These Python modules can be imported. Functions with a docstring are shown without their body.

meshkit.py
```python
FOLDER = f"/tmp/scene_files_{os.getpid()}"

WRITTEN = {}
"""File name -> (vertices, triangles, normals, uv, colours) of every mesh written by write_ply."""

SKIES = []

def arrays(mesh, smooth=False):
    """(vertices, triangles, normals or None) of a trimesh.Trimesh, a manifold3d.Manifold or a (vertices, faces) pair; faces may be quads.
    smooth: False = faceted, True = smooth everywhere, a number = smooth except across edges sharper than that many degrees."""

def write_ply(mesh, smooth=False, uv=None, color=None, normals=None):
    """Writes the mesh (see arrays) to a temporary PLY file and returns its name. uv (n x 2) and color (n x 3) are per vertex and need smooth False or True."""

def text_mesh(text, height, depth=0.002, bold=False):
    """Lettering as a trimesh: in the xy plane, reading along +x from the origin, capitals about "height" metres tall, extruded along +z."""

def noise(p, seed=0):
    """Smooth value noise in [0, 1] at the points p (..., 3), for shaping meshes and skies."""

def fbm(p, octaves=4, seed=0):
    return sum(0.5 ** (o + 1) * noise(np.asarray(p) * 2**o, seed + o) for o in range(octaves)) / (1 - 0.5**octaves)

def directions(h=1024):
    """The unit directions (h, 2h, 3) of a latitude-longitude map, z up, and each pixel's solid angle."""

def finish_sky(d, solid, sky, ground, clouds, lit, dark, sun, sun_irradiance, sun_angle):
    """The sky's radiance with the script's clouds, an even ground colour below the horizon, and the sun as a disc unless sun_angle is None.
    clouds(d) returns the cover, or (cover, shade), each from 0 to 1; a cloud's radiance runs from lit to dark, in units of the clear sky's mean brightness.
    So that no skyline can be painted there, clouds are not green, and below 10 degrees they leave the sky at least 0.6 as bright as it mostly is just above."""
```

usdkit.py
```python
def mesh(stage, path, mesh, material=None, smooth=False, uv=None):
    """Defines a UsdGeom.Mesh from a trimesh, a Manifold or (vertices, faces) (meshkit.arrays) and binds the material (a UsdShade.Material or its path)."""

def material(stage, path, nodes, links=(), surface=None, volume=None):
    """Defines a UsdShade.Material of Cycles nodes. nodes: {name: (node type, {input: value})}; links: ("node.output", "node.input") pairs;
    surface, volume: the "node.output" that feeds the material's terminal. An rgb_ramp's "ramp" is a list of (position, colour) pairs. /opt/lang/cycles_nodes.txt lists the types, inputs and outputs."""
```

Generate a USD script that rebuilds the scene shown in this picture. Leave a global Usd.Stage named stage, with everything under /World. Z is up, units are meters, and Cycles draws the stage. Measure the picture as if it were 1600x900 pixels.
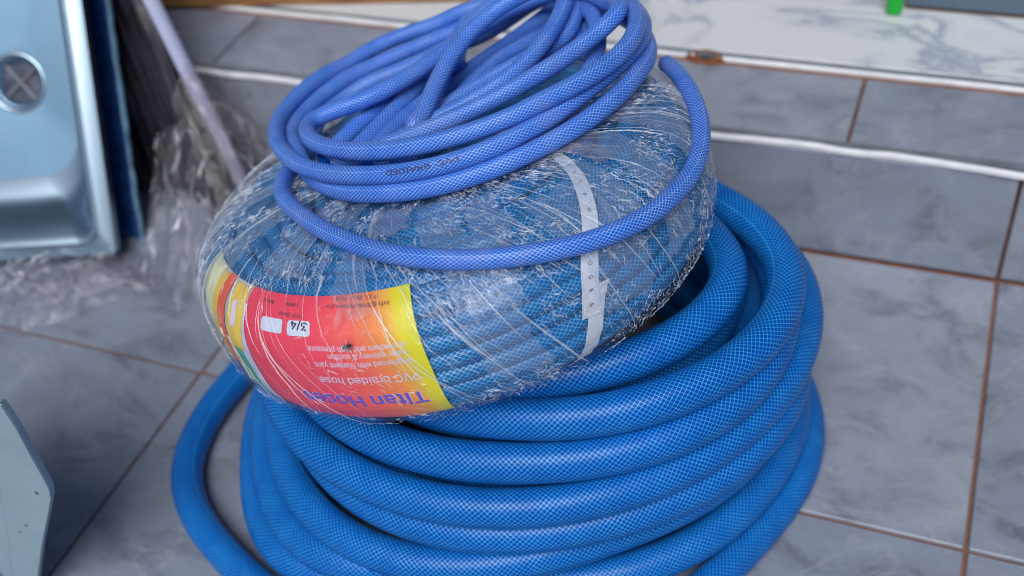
import math, random
import numpy as np, trimesh, usdkit, meshkit
from pxr import Usd, UsdGeom, UsdLux, UsdShade, Gf, Sdf
from scipy.interpolate import splprep, splev, UnivariateSpline
from scipy.spatial import cKDTree
rng = np.random.default_rng(7)
stage = Usd.Stage.CreateInMemory()
UsdGeom.SetStageUpAxis(stage, UsdGeom.Tokens.z)
UsdGeom.Xform.Define(stage, '/World')

# ------------------------------------------------------------------ camera, sky, sun, exposure
EYE = np.array([-0.06484, -0.83850, 0.74361])
RIGHT = np.array([0.92767, 0.35680, -0.11008]); DOWN = np.array([0.16990, -0.66585, -0.72648]); FWD = np.array([-0.33250, 0.65524, -0.67831])
cam = UsdGeom.Camera.Define(stage, '/World/camera')
M = Gf.Matrix4d(1.0)
for i, v in enumerate((RIGHT, -DOWN, -FWD)):
    M.SetRow(i, Gf.Vec4d(*map(float, v), 0))
M.SetRow(3, Gf.Vec4d(*map(float, EYE), 1))
cam.AddTransformOp().Set(M)
cam.CreateHorizontalApertureAttr(36.0); cam.CreateVerticalApertureAttr(20.25); cam.CreateFocalLengthAttr(39.9)
cam.CreateFStopAttr(4.8); cam.CreateFocusDistanceAttr(0.675)
cam.CreateExposureAttr(0.20)
SUN_DIR = np.array([0.16, -0.70, 0.95]); SUN_DIR /= np.linalg.norm(SUN_DIR)
elev = math.asin(SUN_DIR[2]); rot = math.atan2(SUN_DIR[0], SUN_DIR[1])
dome_mat = usdkit.material(stage, '/World/Looks/sky', {
    's': ('sky_texture', {'sky_type': 'single_scattering', 'sun_disc': False, 'sun_elevation': elev, 'sun_rotation': rot, 'altitude': 100.0, 'air_density': 1.0, 'aerosol_density': 1.5, 'ozone_density': 1.0}),
    'b': ('background_shader', {'strength': 0.055})}, [('s.color', 'b.color')], surface='b.background')
dome = UsdLux.DomeLight.Define(stage, '/World/sky'); dome.CreateIntensityAttr(1.0)
UsdShade.MaterialBindingAPI.Apply(dome.GetPrim()).Bind(dome_mat)
sun = UsdLux.DistantLight.Define(stage, '/World/sun')
sun.CreateIntensityAttr(0.68); sun.CreateAngleAttr(36.0); sun.CreateColorAttr(Gf.Vec3f(1.0, 0.985, 0.965))
UsdLux.LightAPI(sun.GetPrim()).CreateNormalizeAttr(True)
zax = Gf.Vec3d(*map(float, SUN_DIR)); xax = Gf.Cross(Gf.Vec3d(0, 0, 1), zax).GetNormalized(); yax = Gf.Cross(zax, xax)
SM = Gf.Matrix4d(1.0); SM.SetRow(0, Gf.Vec4d(*xax, 0)); SM.SetRow(1, Gf.Vec4d(*yax, 0)); SM.SetRow(2, Gf.Vec4d(*zax, 0))
sun.AddTransformOp().Set(SM)

# ------------------------------------------------------------------ helpers
rad = np.radians
counts = {}
def path_for(name, parent):
    base = (str(parent.GetPath()) if parent else '/World') + '/' + name
    n = counts.get(base, 0); counts[base] = n + 1
    return base if n == 0 else f'{base}_{n:03d}'
def tag(p, label=None, cat=None, group=None, kind=None):
    p = p.GetPrim() if hasattr(p, 'GetPrim') else p
    for k, v in (('label', label), ('category', cat), ('group', group), ('kind', kind)):
        if v: p.SetCustomDataByKey(k, v)
    return p
def thing(name, label=None, cat=None, group=None, kind=None, loc=(0, 0, 0)):
    x = UsdGeom.Xform.Define(stage, path_for(name, None))
    if any(loc): x.AddTranslateOp().Set(Gf.Vec3d(*map(float, loc)))
    return tag(x, label, cat, group, kind)
def obj(name, mesh, mat, parent=None, smooth=False, uv=None, loc=(0, 0, 0)):
    """loc: the origin of the parent thing, when the mesh is given in world coordinates"""
    if any(loc):
        mesh = (np.asarray(mesh[0]) - loc, mesh[1]) if isinstance(mesh, tuple) else mesh.copy().apply_translation(-np.asarray(loc))
    return usdkit.mesh(stage, path_for(name, parent), mesh, mat, smooth=smooth, uv=uv).GetPrim()
def grid_faces(n, m, wrap_n=False, wrap_m=False):
    i, j = np.meshgrid(np.arange(n if wrap_n else n - 1), np.arange(m if wrap_m else m - 1), indexing='ij')
    i2, j2 = (i + 1) % n, (j + 1) % m
    q = np.stack([i * m + j, i2 * m + j, i2 * m + j2, i * m + j2], -1).reshape(-1, 4)
    return np.vstack([q[:, [0, 1, 2]], q[:, [0, 2, 3]]])
def box(x0, x1, y0, y1, z0, z1, bevel=0.0):
    b = trimesh.creation.box(bounds=[[x0, y0, z0], [x1, y1, z1]])
    if bevel:
        c = []
        for s in (-1, 1):
            for t in range(3):
                lo = np.array([x0, y0, z0], float) + bevel; hi = np.array([x1, y1, z1], float) - bevel
                lo[t], hi[t] = [x0, y0, z0][t], [x1, y1, z1][t]
                c += [list(p) for p in trimesh.creation.box(bounds=[lo, hi]).vertices]
            break
        b = trimesh.convex.convex_hull(np.array(c))
    return b
def tube(C, r, sides, ref, oval=(1.0, 1.0), caps=True):
    """Sweep along the polyline C; frame kept upright by ref. Returns (verts, faces, uv) with a doubled seam: u = metres along, v = 0..1 around."""
    C = np.asarray(C, float); T = np.gradient(C, axis=0); T /= np.linalg.norm(T, axis=1, keepdims=True)
    side = np.cross(T, ref); side /= np.linalg.norm(side, axis=1, keepdims=True); up = np.cross(side, T)
    a = np.linspace(0, 2 * np.pi, sides + 1)
    r = np.broadcast_to(r, (len(C),))
    V = C[:, None] + r[:, None, None] * (oval[0] * np.cos(a)[None, :, None] * side[:, None] + oval[1] * np.sin(a)[None, :, None] * up[:, None])
    s = np.r_[0, np.cumsum(np.linalg.norm(np.diff(C, axis=0), axis=1))]
    uv = np.stack(np.broadcast_arrays(s[:, None], (a / (2 * np.pi))[None]), -1).reshape(-1, 2)
    F = grid_faces(len(C), sides + 1)
    V = V.reshape(-1, 3)
    if caps:                                     # cut ends: a wall ring and a bore that goes in
        for k, d in ((0, -1), (len(C) - 1, 1)):
            ring = V[k * (sides + 1):(k + 1) * (sides + 1)]
            rings = [ring, C[k] + (ring - C[k]) * .68, C[k] + (ring - C[k]) * .66 - d * T[k] * r[k] * 2.2]
            o = len(V); V = np.vstack([V, *rings, C[k][None] - d * T[k] * r[k] * 2.2]); m = sides + 1
            f = grid_faces(3, m) + o; tip = np.array([[o + 2 * m + i, o + 2 * m + i + 1, o + 3 * m] for i in range(sides)])
            f = np.vstack([f, tip]); F = np.vstack([F, f if d < 0 else f[:, ::-1]])
            uv = np.vstack([uv, np.tile([s[k], .5], (3 * m + 1, 1))])
    return V, F, uv, side, up, T, s
def bar(P, w, h, ref=(0, 0, 1), sides=4):
    V, F, uv, *_ = tube(P, 1.0, sides, np.array(ref, float), (w, h), caps=False)
    return V, F
def nodes(stage_name, n, l, surface): return usdkit.material(stage, '/World/Looks/' + stage_name, n, l, surface=surface)
def plain(name, color, rough=0.5, metallic=0.0, spec=0.5, noise=None, scale=20.0, bump=0.0, bscale=200.0, coat=0.0):
    n = {'p': ('principled_bsdf', {'base_color': color, 'roughness': rough, 'metallic': metallic, 'specular_ior_level': spec, 'coat_weight': coat})}; l = []
    n['g'] = ('geometry', {})
    if noise is not None:
        n['n'] = ('noise_texture', {'scale': scale, 'detail': 5.0, 'roughness': .6}); n['r'] = ('rgb_ramp', {'ramp': [(.33, color), (.7, noise)]})
        l += [('g.position', 'n.vector'), ('n.fac', 'r.fac'), ('r.color', 'p.base_color')]
    if bump:
        n['bn'] = ('noise_texture', {'scale': bscale, 'detail': 4.0}); n['b'] = ('bump', {'strength': bump, 'distance': .002})
        l += [('g.position', 'bn.vector'), ('bn.fac', 'b.height'), ('b.normal', 'p.normal')]
    return nodes(name, n, l, 'p.BSDF')
def braid(name, deep, yarn, n_yarn, pitch, width, dust=None, rough=.27):
    """PVC hose with two families of filament yarn under the skin, laid out along the hose (u metres, v turns)."""
    N = {'a': ('attribute', {'attribute': 'st'}), 'x': ('separate_xyz', {}),
         'vn': ('math', {'math_type': 'multiply', 'value2': float(n_yarn)}), 'up': ('math', {'math_type': 'multiply', 'value2': 1.0 / pitch}),
         'g': ('geometry', {}), 'wob': ('noise_texture', {'scale': 45.0, 'detail': 2.0}), 'wobm': ('math', {'math_type': 'multiply', 'value2': .5}), 'up2': ('math', {'math_type': 'add'}),
         'tone': ('noise_texture', {'scale': 14.0, 'detail': 3.0}), 'deepmix': ('mix', {'color1': tuple(c * .8 for c in deep), 'color2': tuple(c * 1.25 for c in deep)}),
         'col': ('mix', {'color2': yarn}), 'p': ('principled_bsdf', {'roughness': rough, 'specular_tint': (.78, .95, 1.0), 'coat_weight': .03, 'coat_roughness': .2}),
         'mx': ('math', {'math_type': 'maximum'}), 'sp': ('map_range', {'to_min': .12, 'to_max': 1.2, 'clamp': True}), 'weld1': ('math', {'math_type': 'subtract', 'value2': .36}), 'weld2': ('math', {'math_type': 'absolute'}), 'weld3': ('math', {'math_type': 'less_than', 'value2': .0035}), 'weld4': ('math', {'math_type': 'multiply', 'value2': .7}), 'mw': ('math', {'math_type': 'maximum'}),
         'fade': ('noise_texture', {'scale': 60.0, 'detail': 3.0}), 'fader': ('map_range', {'from_min': .3, 'from_max': .7, 'to_min': .6, 'to_max': 1.0, 'clamp': True}), 'mf': ('math', {'math_type': 'multiply'}),
         'bp': ('bump', {'strength': .25, 'distance': .0004})}
    L = [('a.vector', 'x.vector'), ('x.y', 'vn.value1'), ('x.x', 'up.value1'), ('g.position', 'wob.vector'), ('wob.fac', 'wobm.value1'), ('up.value', 'up2.value1'), ('wobm.value', 'up2.value2'), ('g.position', 'tone.vector'), ('tone.fac', 'deepmix.fac'), ('deepmix.color', 'col.color1'), ('g.position', 'fade.vector'), ('fade.fac', 'fader.value')]
    for q, how in (('1', 'add'), ('2', 'subtract')):
        N['s' + q] = ('math', {'math_type': how}); N['f' + q] = ('math', {'math_type': 'fraction'}); N['c' + q] = ('math', {'math_type': 'subtract', 'value2': .5}); N['b' + q] = ('math', {'math_type': 'absolute'})
        N['m' + q] = ('map_range', {'range_type': 'smoothstep', 'from_min': width * 1.5, 'from_max': width * .6, 'to_min': 0.0, 'to_max': 1.0, 'clamp': True})
        L += [('vn.value', f's{q}.value1'), ('up2.value', f's{q}.value2'), (f's{q}.value', f'f{q}.value1'), (f'f{q}.value', f'c{q}.value1'), (f'c{q}.value', f'b{q}.value1'), (f'b{q}.value', f'm{q}.value'), (f'm{q}.result', f'mx.value{q}')]
    L += [('x.y', 'weld1.value1'), ('weld1.value', 'weld2.value1'), ('weld2.value', 'weld3.value1'), ('weld3.value', 'weld4.value1'), ('weld4.value', 'mw.value2'), ('mx.value', 'mw.value1'), ('mw.value', 'mf.value1'), ('mf.value', 'sp.value'), ('sp.result', 'p.specular_ior_level'), ('fader.result', 'mf.value2'), ('mf.value', 'col.fac'), ('mf.value', 'bp.height'), ('bp.normal', 'p.normal')]
    last = 'col.color'
    if dust:
        N['dn'] = ('noise_texture', {'scale': 22.0, 'detail': 6.0, 'roughness': .65}); N['dr'] = ('map_range', {'from_min': .54, 'from_max': .8, 'to_min': 0.0, 'to_max': .55, 'clamp': True}); N['dm'] = ('mix', {'color2': dust})
        L += [('g.position', 'dn.vector'), ('dn.fac', 'dr.value'), ('dr.result', 'dm.fac'), (last, 'dm.color1')]; last = 'dm.color'
    L += [(last, 'p.base_color')]
    return nodes(name, N, L, 'p.BSDF')
def pane(name, tint=(.95, .97, 1.0), base=.05, edge=.8, rough=.12, milk=.06, milk_col=(.8, .82, .86), bump=.6, scale=220.0, stretch=None, dist=.0015):
    """clear plastic film: what lies behind shows through, wrinkles glint, a little cloudiness"""
    N = {'t': ('transparent_bsdf', {'color': tint}), 'gl': ('glossy_bsdf', {'color': (.95, .95, .95), 'roughness': rough}), 'lw': ('layer_weight', {'blend': .5}), 'pw': ('math', {'math_type': 'power', 'value2': 3.5}), 'fr': ('math', {'math_type': 'multiply_add', 'value2': edge, 'value3': base, 'use_clamp': True}), 'm': ('mix_closure', {}),
         'd': ('diffuse_bsdf', {'color': milk_col}), 'm2': ('mix_closure', {'fac': milk}), 'g': ('geometry', {}), 'n': ('noise_texture', {'scale': scale, 'detail': 5.0, 'roughness': .65, 'distortion': .6}), 'b': ('bump', {'strength': bump, 'distance': dist})}
    L = [('n.fac', 'b.height'), ('b.normal', 'gl.normal'), ('b.normal', 'lw.normal'), ('b.normal', 'd.normal'), ('lw.facing', 'pw.value1'), ('pw.value', 'fr.value1'), ('fr.value', 'm.fac'), ('t.BSDF', 'm.closure1'), ('gl.BSDF', 'm.closure2'), ('m.closure', 'm2.closure1'), ('d.BSDF', 'm2.closure2')]
    if stretch:
        N['a'] = ('attribute', {'attribute': 'st'}); N['mp'] = ('mapping', {'scale': stretch}); L += [('a.vector', 'mp.vector'), ('mp.vector', 'n.vector')]
    else: L += [('g.position', 'n.vector')]
    return nodes(name, N, L, 'm2.closure')
def fold(p, seed, oct=4):
    """creased noise: sharp ridges"""
    p = np.asarray(p); return sum(.5 ** o * (1 - 2 * abs(meshkit.noise(p * 2 ** o, seed + o) - .5)) for o in range(oct)) / 2

# ------------------------------------------------------------------ materials
LK = {}
LK['grout'] = plain('grout', (.25, .110, .075), .9, noise=(.14, .070, .05), scale=40, bump=.4)
def tile_mat(k, seed):
    base = [(0.214, 0.242, 0.307), (0.237, 0.264, 0.328), (0.202, 0.229, 0.293)][k]
    N = {'g': ('geometry', {}), 'm': ('mapping', {'location': (seed, seed * .7, seed * .3), 'rotation': (0, 0, .6 + k), 'scale': (1.0, 1.5, 1.3)}),
         'n1': ('noise_texture', {'scale': 13.0, 'detail': 10.0, 'roughness': .70, 'distortion': .5}), 'r1': ('rgb_ramp', {'ramp': [(.30, tuple(c * .50 for c in base)), (.48, base), (.62, tuple(c * 1.12 for c in base)), (.78, tuple(min(1, c * 1.45) for c in base))]}),
         'n2': ('noise_texture', {'scale': 3.2, 'detail': 7.0, 'roughness': .6, 'distortion': 2.4}), 'r2': ('rgb_ramp', {'ramp': [(.485, (0, 0, 0)), (.5, (1, 1, 1)), (.515, (0, 0, 0))]}),
         'vf': ('math', {'math_type': 'multiply', 'value2': .22}), 'v': ('mix', {'color2': (.42, .44, .47)}),
         'n3': ('noise_texture', {'scale': 11.0, 'detail': 4.0}), 'r3': ('rgb_ramp', {'ramp': [(.62, (0, 0, 0)), (.85, (1, 1, 1))]}), 'df': ('math', {'math_type': 'multiply', 'value2': .45}), 'd': ('mix', {'color2': (.16, .12, .10)}),
         'rr': ('map_range', {'from_min': .3, 'from_max': .7, 'to_min': .30, 'to_max': .5}), 'b': ('bump', {'strength': .12, 'distance': .001}), 'p': ('principled_bsdf', {'specular_ior_level': .45})}
    L = [('g.position', 'm.vector'), ('m.vector', 'n1.vector'), ('m.vector', 'n2.vector'), ('m.vector', 'n3.vector'), ('n1.fac', 'r1.fac'), ('n2.fac', 'r2.fac'), ('r2.color', 'vf.value1'), ('vf.value', 'v.fac'), ('r1.color', 'v.color1'),
         ('n3.fac', 'r3.fac'), ('r3.color', 'df.value1'), ('df.value', 'd.fac'), ('v.color', 'd.color1'), ('d.color', 'p.base_color'), ('n1.fac', 'rr.value'), ('rr.result', 'p.roughness'), ('n1.fac', 'b.height'), ('b.normal', 'p.normal')]
    return nodes(f'grey_tile_{k}', N, L, 'p.BSDF')
TM = [tile_mat(k, 3.1 * k + 1) for k in range(3)]
N = {'g': ('geometry', {}), 'm': ('mapping', {'rotation': (0, 0, .75), 'scale': (1.0, 2.0, 1.0), 'location': (.31, .2, 0)}),
     'n1': ('noise_texture', {'scale': 5.5, 'detail': 7.0, 'roughness': .6, 'distortion': 1.2}), 'r1': ('rgb_ramp', {'ramp': [(.44, (0, 0, 0)), (.49, (1, 1, 1)), (.515, (.35, .35, .35)), (.58, (0, 0, 0))]}),
     'n2': ('noise_texture', {'scale': 2.3, 'detail': 2.0}), 'r2': ('rgb_ramp', {'ramp': [(.38, (0, 0, 0)), (.54, (1, 1, 1))]}), 'f': ('math', {'math_type': 'multiply'}), 'f2': ('math', {'math_type': 'multiply', 'value2': .9}),
     'c': ('mix', {'color1': (.58, .605, .64), 'color2': (.25, .30, .40)}), 'p': ('principled_bsdf', {'roughness': .22})}
L = [('g.position', 'm.vector'), ('m.vector', 'n1.vector'), ('m.vector', 'n2.vector'), ('n1.fac', 'r1.fac'), ('n2.fac', 'r2.fac'), ('r1.color', 'f.value1'), ('r2.color', 'f.value2'), ('f.value', 'f2.value1'), ('f2.value', 'c.fac'), ('c.color', 'p.base_color')]
LK['marble'] = nodes('marble', N, L, 'p.BSDF')
LK['trim'] = plain('aluminium_trim', (.80, .83, .87), .5, metallic=.0, noise=(.62, .65, .70), scale=55, bump=.15, bscale=120)
LK['trim_flange'] = plain('trim_flange', (.30, .34, .40), .4, metallic=.5, noise=(.2, .22, .26), scale=40)
LK['rust'] = plain('rust', (.24, .070, .022), .9, noise=(.10, .034, .014), scale=60, bump=.8, bscale=180)
LK['dark_hole'] = plain('dark_hole', (.015, .012, .015), .7)
LK['big_hose'] = braid('big_blue_hose', (.0, .056, .34), (.05, .52, .92), 24, .0037, .050, rough=.34)
LK['top_hose'] = braid('periwinkle_hose', (.0, .084, .50), (.44, .66, 1.0), 16, .0032, .058, rough=.33, dust=(.19, .24, .48))
LK['in_hose'] = braid('wrapped_blue_hose', (.0, .085, .29), (.12, .52, .70), 14, .0038, .05, rough=.25)
LK['ink'] = plain('hose_ink', (.008, .02, .10), .5)

# ------------------------------------------------------------------ floor
TX, TY, H, D = .3365, .3, .1239, .1184
floor = thing('floor', 'grey marbled floor tiles with brown grout around the coils', 'floor', kind='structure')
obj('grout', box(-2.0, 1.2, -1.6, .004, -.05, -.0035), LK['grout'], floor)
G = .0016
for i in range(-5, 3):
    for j in range(-5, 0):
        x0, x1, y0, y1 = i * TX + G, (i + 1) * TX - G, j * TY + G, (j + 1) * TY - G - (.001 if j == -1 else 0)
        if x1 > -1.75 and x0 < .8:
            t = box(x0, x1, y0, y1, -.012, rng.uniform(-.0003, .0004), .0012)
            obj('tile', t, TM[int(rng.integers(3))], floor)
# ------------------------------------------------------------------ step
step = thing('step', 'single tiled step with metal nosing strips behind the coils', 'step', kind='structure')
obj('step_core', box(-2.0, 1.2, .0085, .60, -.05, H - .0075), LK['grout'], step)
for i in range(-5, 3):
    x0, x1 = i * TX + G, (i + 1) * TX - G
    obj('riser_tile', box(x0, x1, 0, .0083, .0018, H - .006, .001), TM[(i + 1) % 3], step)
    a = -.1452
    obj('tread_tile', box(a + (i + 1) * .3347 + G, a + (i + 2) * .3347 - G, .0102, D - .0025, H - .0070, H + rng.uniform(-.0002, .0002), .001), TM[i % 3], step)
def nosing(x0, x1, y, z, r, wav, seed, name):
    xs = np.linspace(x0, x1, 160); w = (meshkit.fbm(np.c_[xs * 14, xs * 0, xs * 0], 3, seed) - .5) * wav
    a = np.linspace(np.pi * 1.02, np.pi * .35, 9)      # rounded nose from front-bottom over the top
    prof = np.c_[r * np.sign(np.cos(a)) * abs(np.cos(a)) ** .55, r * .9 * abs(np.sin(a)) ** .55 * np.sign(np.sin(a))]; prof = np.vstack([[r * .9, -r * 1.0], [-r * .97, -r * .95], prof, [r * .95, r * .4]])
    V = np.stack([np.broadcast_to(xs[:, None], (160, len(prof))), y + prof[None, :, 0] + w[:, None], z + prof[None, :, 1] + .5 * w[:, None]], -1)
    F = grid_faces(160, len(prof), wrap_m=True); Vf = V.reshape(-1, 3); m = len(prof)
    cap = np.vstack([[[0, i + 1, i] for i in range(1, m - 1)], [[159 * m, 159 * m + i, 159 * m + i + 1] for i in range(1, m - 1)]])
    return obj(name, (Vf, np.vstack([F, cap])), LK['trim'], step, smooth=50)
nosing(-2.0, 1.2, .0005, H - .0024, .0026, .0060, 3, 'nosing_strip')
obj('strip_flange', box(-2.0, 1.2, .0042, .0098, H - .007, H + .0010), LK['trim_flange'], step)
gx = -.3
nosing(-2.0, gx - .0115, D + .0018, H + .0012, .0027, .0014, 5, 'nosing_strip')
nosing(gx + .0115, 1.2, D + .0018, H + .0012, .0027, .0014, 6, 'nosing_strip')
obj('strip_flange', box(-2.0, 1.2, D + .0056, D + .0112, H - .007, H + .0032), LK['trim_flange'], step)
obj('grout_line', box(-2.0, 1.2, D - .0062, D - .0018, H - .0070, H + .0006), plain('orange_grout', (.27, .13, .085), .9, noise=(.16, .075, .05), scale=50), step)
# rusty broken spot between the two strip pieces
a = np.linspace(0, 2 * np.pi, 40, endpoint=False); rows = []
for rr, zz in ((.0195, -.004), (.0185, .0020), (.0150, .0042), (.0115, .0034), (.0092, -.0015), (.006, -.005), (.0, -.0055)):
    n = 1 + .28 * (meshkit.fbm(np.c_[np.cos(a) * 2, np.sin(a) * 2, a * 0 + rr * 90], 3, 4) - .5)
    rows.append(np.c_[gx + rr * n * np.cos(a) * 1.1, D + .0018 + rr * n * np.sin(a) * .62, a * 0 + H + zz])
obj('rust_patch', (np.vstack(rows), grid_faces(7, 40, wrap_m=True)), LK['rust'], step, smooth=40)
obj('hole', trimesh.creation.icosphere(2, 1.0).apply_transform(np.diag([.0062, .0036, .0024, 1])).apply_translation([gx, D + .0012, H - .0012]), LK['dark_hole'], step, smooth=True)
landing = thing('landing', 'white marble landing with grey veins above the step', 'landing', kind='structure')
obj('marble_slab', box(-2.0, 1.2, D + .0114, 2.2, H - .004, H + .0036, .0008), LK['marble'], landing)

shop = thing('shop_wall', 'plain shop front wall at the back of the landing', 'wall', kind='structure')
obj('wall', box(-3.0, 3.0, 1.5, 1.65, H - .01, 2.9), plain('wall_paint', (.34, .35, .36), .8, noise=(.28, .29, .31), scale=3), shop)
roof = thing('porch_roof', 'flat porch roof over the step in front of the shop', 'roof', kind='structure')
obj('roof_slab', box(-3.0, 3.0, -.15, 1.66, 2.905, 3.02), plain('roof_paint', (.38, .38, .38), .8), roof)

# ------------------------------------------------------------------ thick blue hose coil on the floor
CEN = np.array([-.34, -.258])
BIG = {'LT':[[-0.6227,-0.3084,0.014],[-0.6242,-0.3466,0.014],[-0.6209,-0.3831,0.014],[-0.6071,-0.4183,0.014],[-0.5761,-0.4494,0.014],[-0.5387,-0.473,0.014],[-0.5,-0.4883,0.014]],
 'S8R':[[-0.1621,-0.3765,0.014],[-0.146,-0.3451,0.014],[-0.133,-0.3057,0.014],[-0.1268,-0.2638,0.014],[-0.1288,-0.2258,0.014],[-0.1369,-0.1961,0.014]],
 'SL8':[[-0.5551,-0.3778,0.03],[-0.5364,-0.4137,0.03],[-0.5105,-0.4456,0.03],[-0.4799,-0.4676,0.03],[-0.4517,-0.4801,0.03]],
 'S7R':[[-0.2203,-0.4168,0.045],[-0.1936,-0.3882,0.045],[-0.1679,-0.3542,0.045],[-0.1518,-0.3233,0.045],[-0.1385,-0.286,0.045],[-0.1374,-0.2517,0.045]],
 'SL7':[[-0.5297,-0.389,0.06],[-0.5115,-0.4263,0.06],[-0.4897,-0.4481,0.06],[-0.4614,-0.4626,0.06],[-0.4292,-0.4743,0.06],[-0.3976,-0.4787,0.06]],
 'S6':[[-0.4998,-0.4042,0.08],[-0.4845,-0.4274,0.08],[-0.4622,-0.4474,0.08],[-0.4401,-0.4592,0.08],[-0.4139,-0.4691,0.08],[-0.3859,-0.4729,0.08],[-0.3524,-0.4698,0.08],[-0.3127,-0.4616,0.08],[-0.2763,-0.4468,0.08],[-0.2527,-0.4316,0.08],[-0.2311,-0.4126,0.08],[-0.2024,-0.3847,0.08],[-0.1748,-0.349,0.08],[-0.1517,-0.3081,0.08]],
 'S5':[[-0.3872,-0.455,0.11],[-0.3622,-0.4577,0.11],[-0.333,-0.4582,0.11],[-0.3058,-0.4555,0.11],[-0.281,-0.448,0.11],[-0.2564,-0.438,0.11],[-0.2273,-0.4198,0.11],[-0.1949,-0.394,0.11],[-0.1675,-0.3626,0.11],[-0.1488,-0.3271,0.11],[-0.1383,-0.29,0.11]],
 'S4':[[-0.4797,-0.4164,0.138],[-0.4488,-0.4336,0.138],[-0.4156,-0.4477,0.138],[-0.378,-0.4566,0.138],[-0.3464,-0.4599,0.138],[-0.3163,-0.4574,0.138],[-0.2861,-0.4501,0.138],[-0.2544,-0.437,0.138],[-0.23,-0.4219,0.138],[-0.2116,-0.4096,0.138],[-0.1958,-0.3969,0.138],[-0.17,-0.363,0.138],[-0.1552,-0.3329,0.138],[-0.1446,-0.2998,0.138],[-0.1377,-0.2663,0.138],[-0.1366,-0.2381,0.138],[-0.1419,-0.2118,0.138],[-0.1535,-0.1857,0.138]],
 'S3':[[-0.4456,-0.4112,0.1567],[-0.4129,-0.429,0.1584],[-0.3824,-0.4379,0.1599],[-0.3514,-0.4394,0.1614],[-0.3257,-0.4391,0.1627],[-0.2912,-0.4344,0.1644],[-0.2618,-0.4266,0.1659],[-0.2384,-0.416,0.1671],[-0.2129,-0.4017,0.1684],[-0.1958,-0.3872,0.1692],[-0.177,-0.3672,0.1702],[-0.1607,-0.3417,0.171],[-0.1496,-0.3144,0.1715],[-0.1485,-0.2883,0.1716]],
 'S2':[[-0.3685,-0.4153,0.1796],[-0.3425,-0.4195,0.1827],[-0.3161,-0.4211,0.1859],[-0.2791,-0.4168,0.1903],[-0.2502,-0.4084,0.1938],[-0.2291,-0.3999,0.1963],[-0.204,-0.3857,0.1993],[-0.1781,-0.3636,0.2024],[-0.1681,-0.349,0.2036],[-0.1549,-0.3255,0.2052],[-0.1481,-0.2985,0.206],[-0.1485,-0.2733,0.206],[-0.1553,-0.2476,0.2052],[-0.1679,-0.2268,0.2037],[-0.1847,-0.2075,0.2016],[-0.2043,-0.1936,0.1993],[-0.2255,-0.1854,0.1967]],
 'S1':[[-0.3458,-0.408,0.1933],[-0.3163,-0.4003,0.1968],[-0.2753,-0.389,0.2018],[-0.2373,-0.3721,0.2063],[-0.2074,-0.3423,0.2099],[-0.1917,-0.3159,0.2118],[-0.1865,-0.2932,0.2124],[-0.1882,-0.2672,0.2122],[-0.1959,-0.2496,0.2113],[-0.2065,-0.2395,0.21],[-0.2182,-0.2335,0.2086]]}
HR = .0137
TURNS = [['LT', 'S8R'], ['SL8', 'S7R'], ['SL7', 'I7'], ['S6'], ['S5'], ['S4'], ['S3'], ['S2'], ['S1'], ['J1'], ['J2'], ['J3'], ['J4'], ['J5'], ['J6']]
def polar(deg, r, z):
    t = np.radians(deg); return np.c_[CEN[0] + np.asarray(r) * np.cos(t), CEN[1] + np.asarray(r) * np.sin(t), np.broadcast_to(z, len(deg))]
BIG['I7'] = polar(np.array([-50, -20, 10]), [.166, .166, .166], .058)
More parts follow.
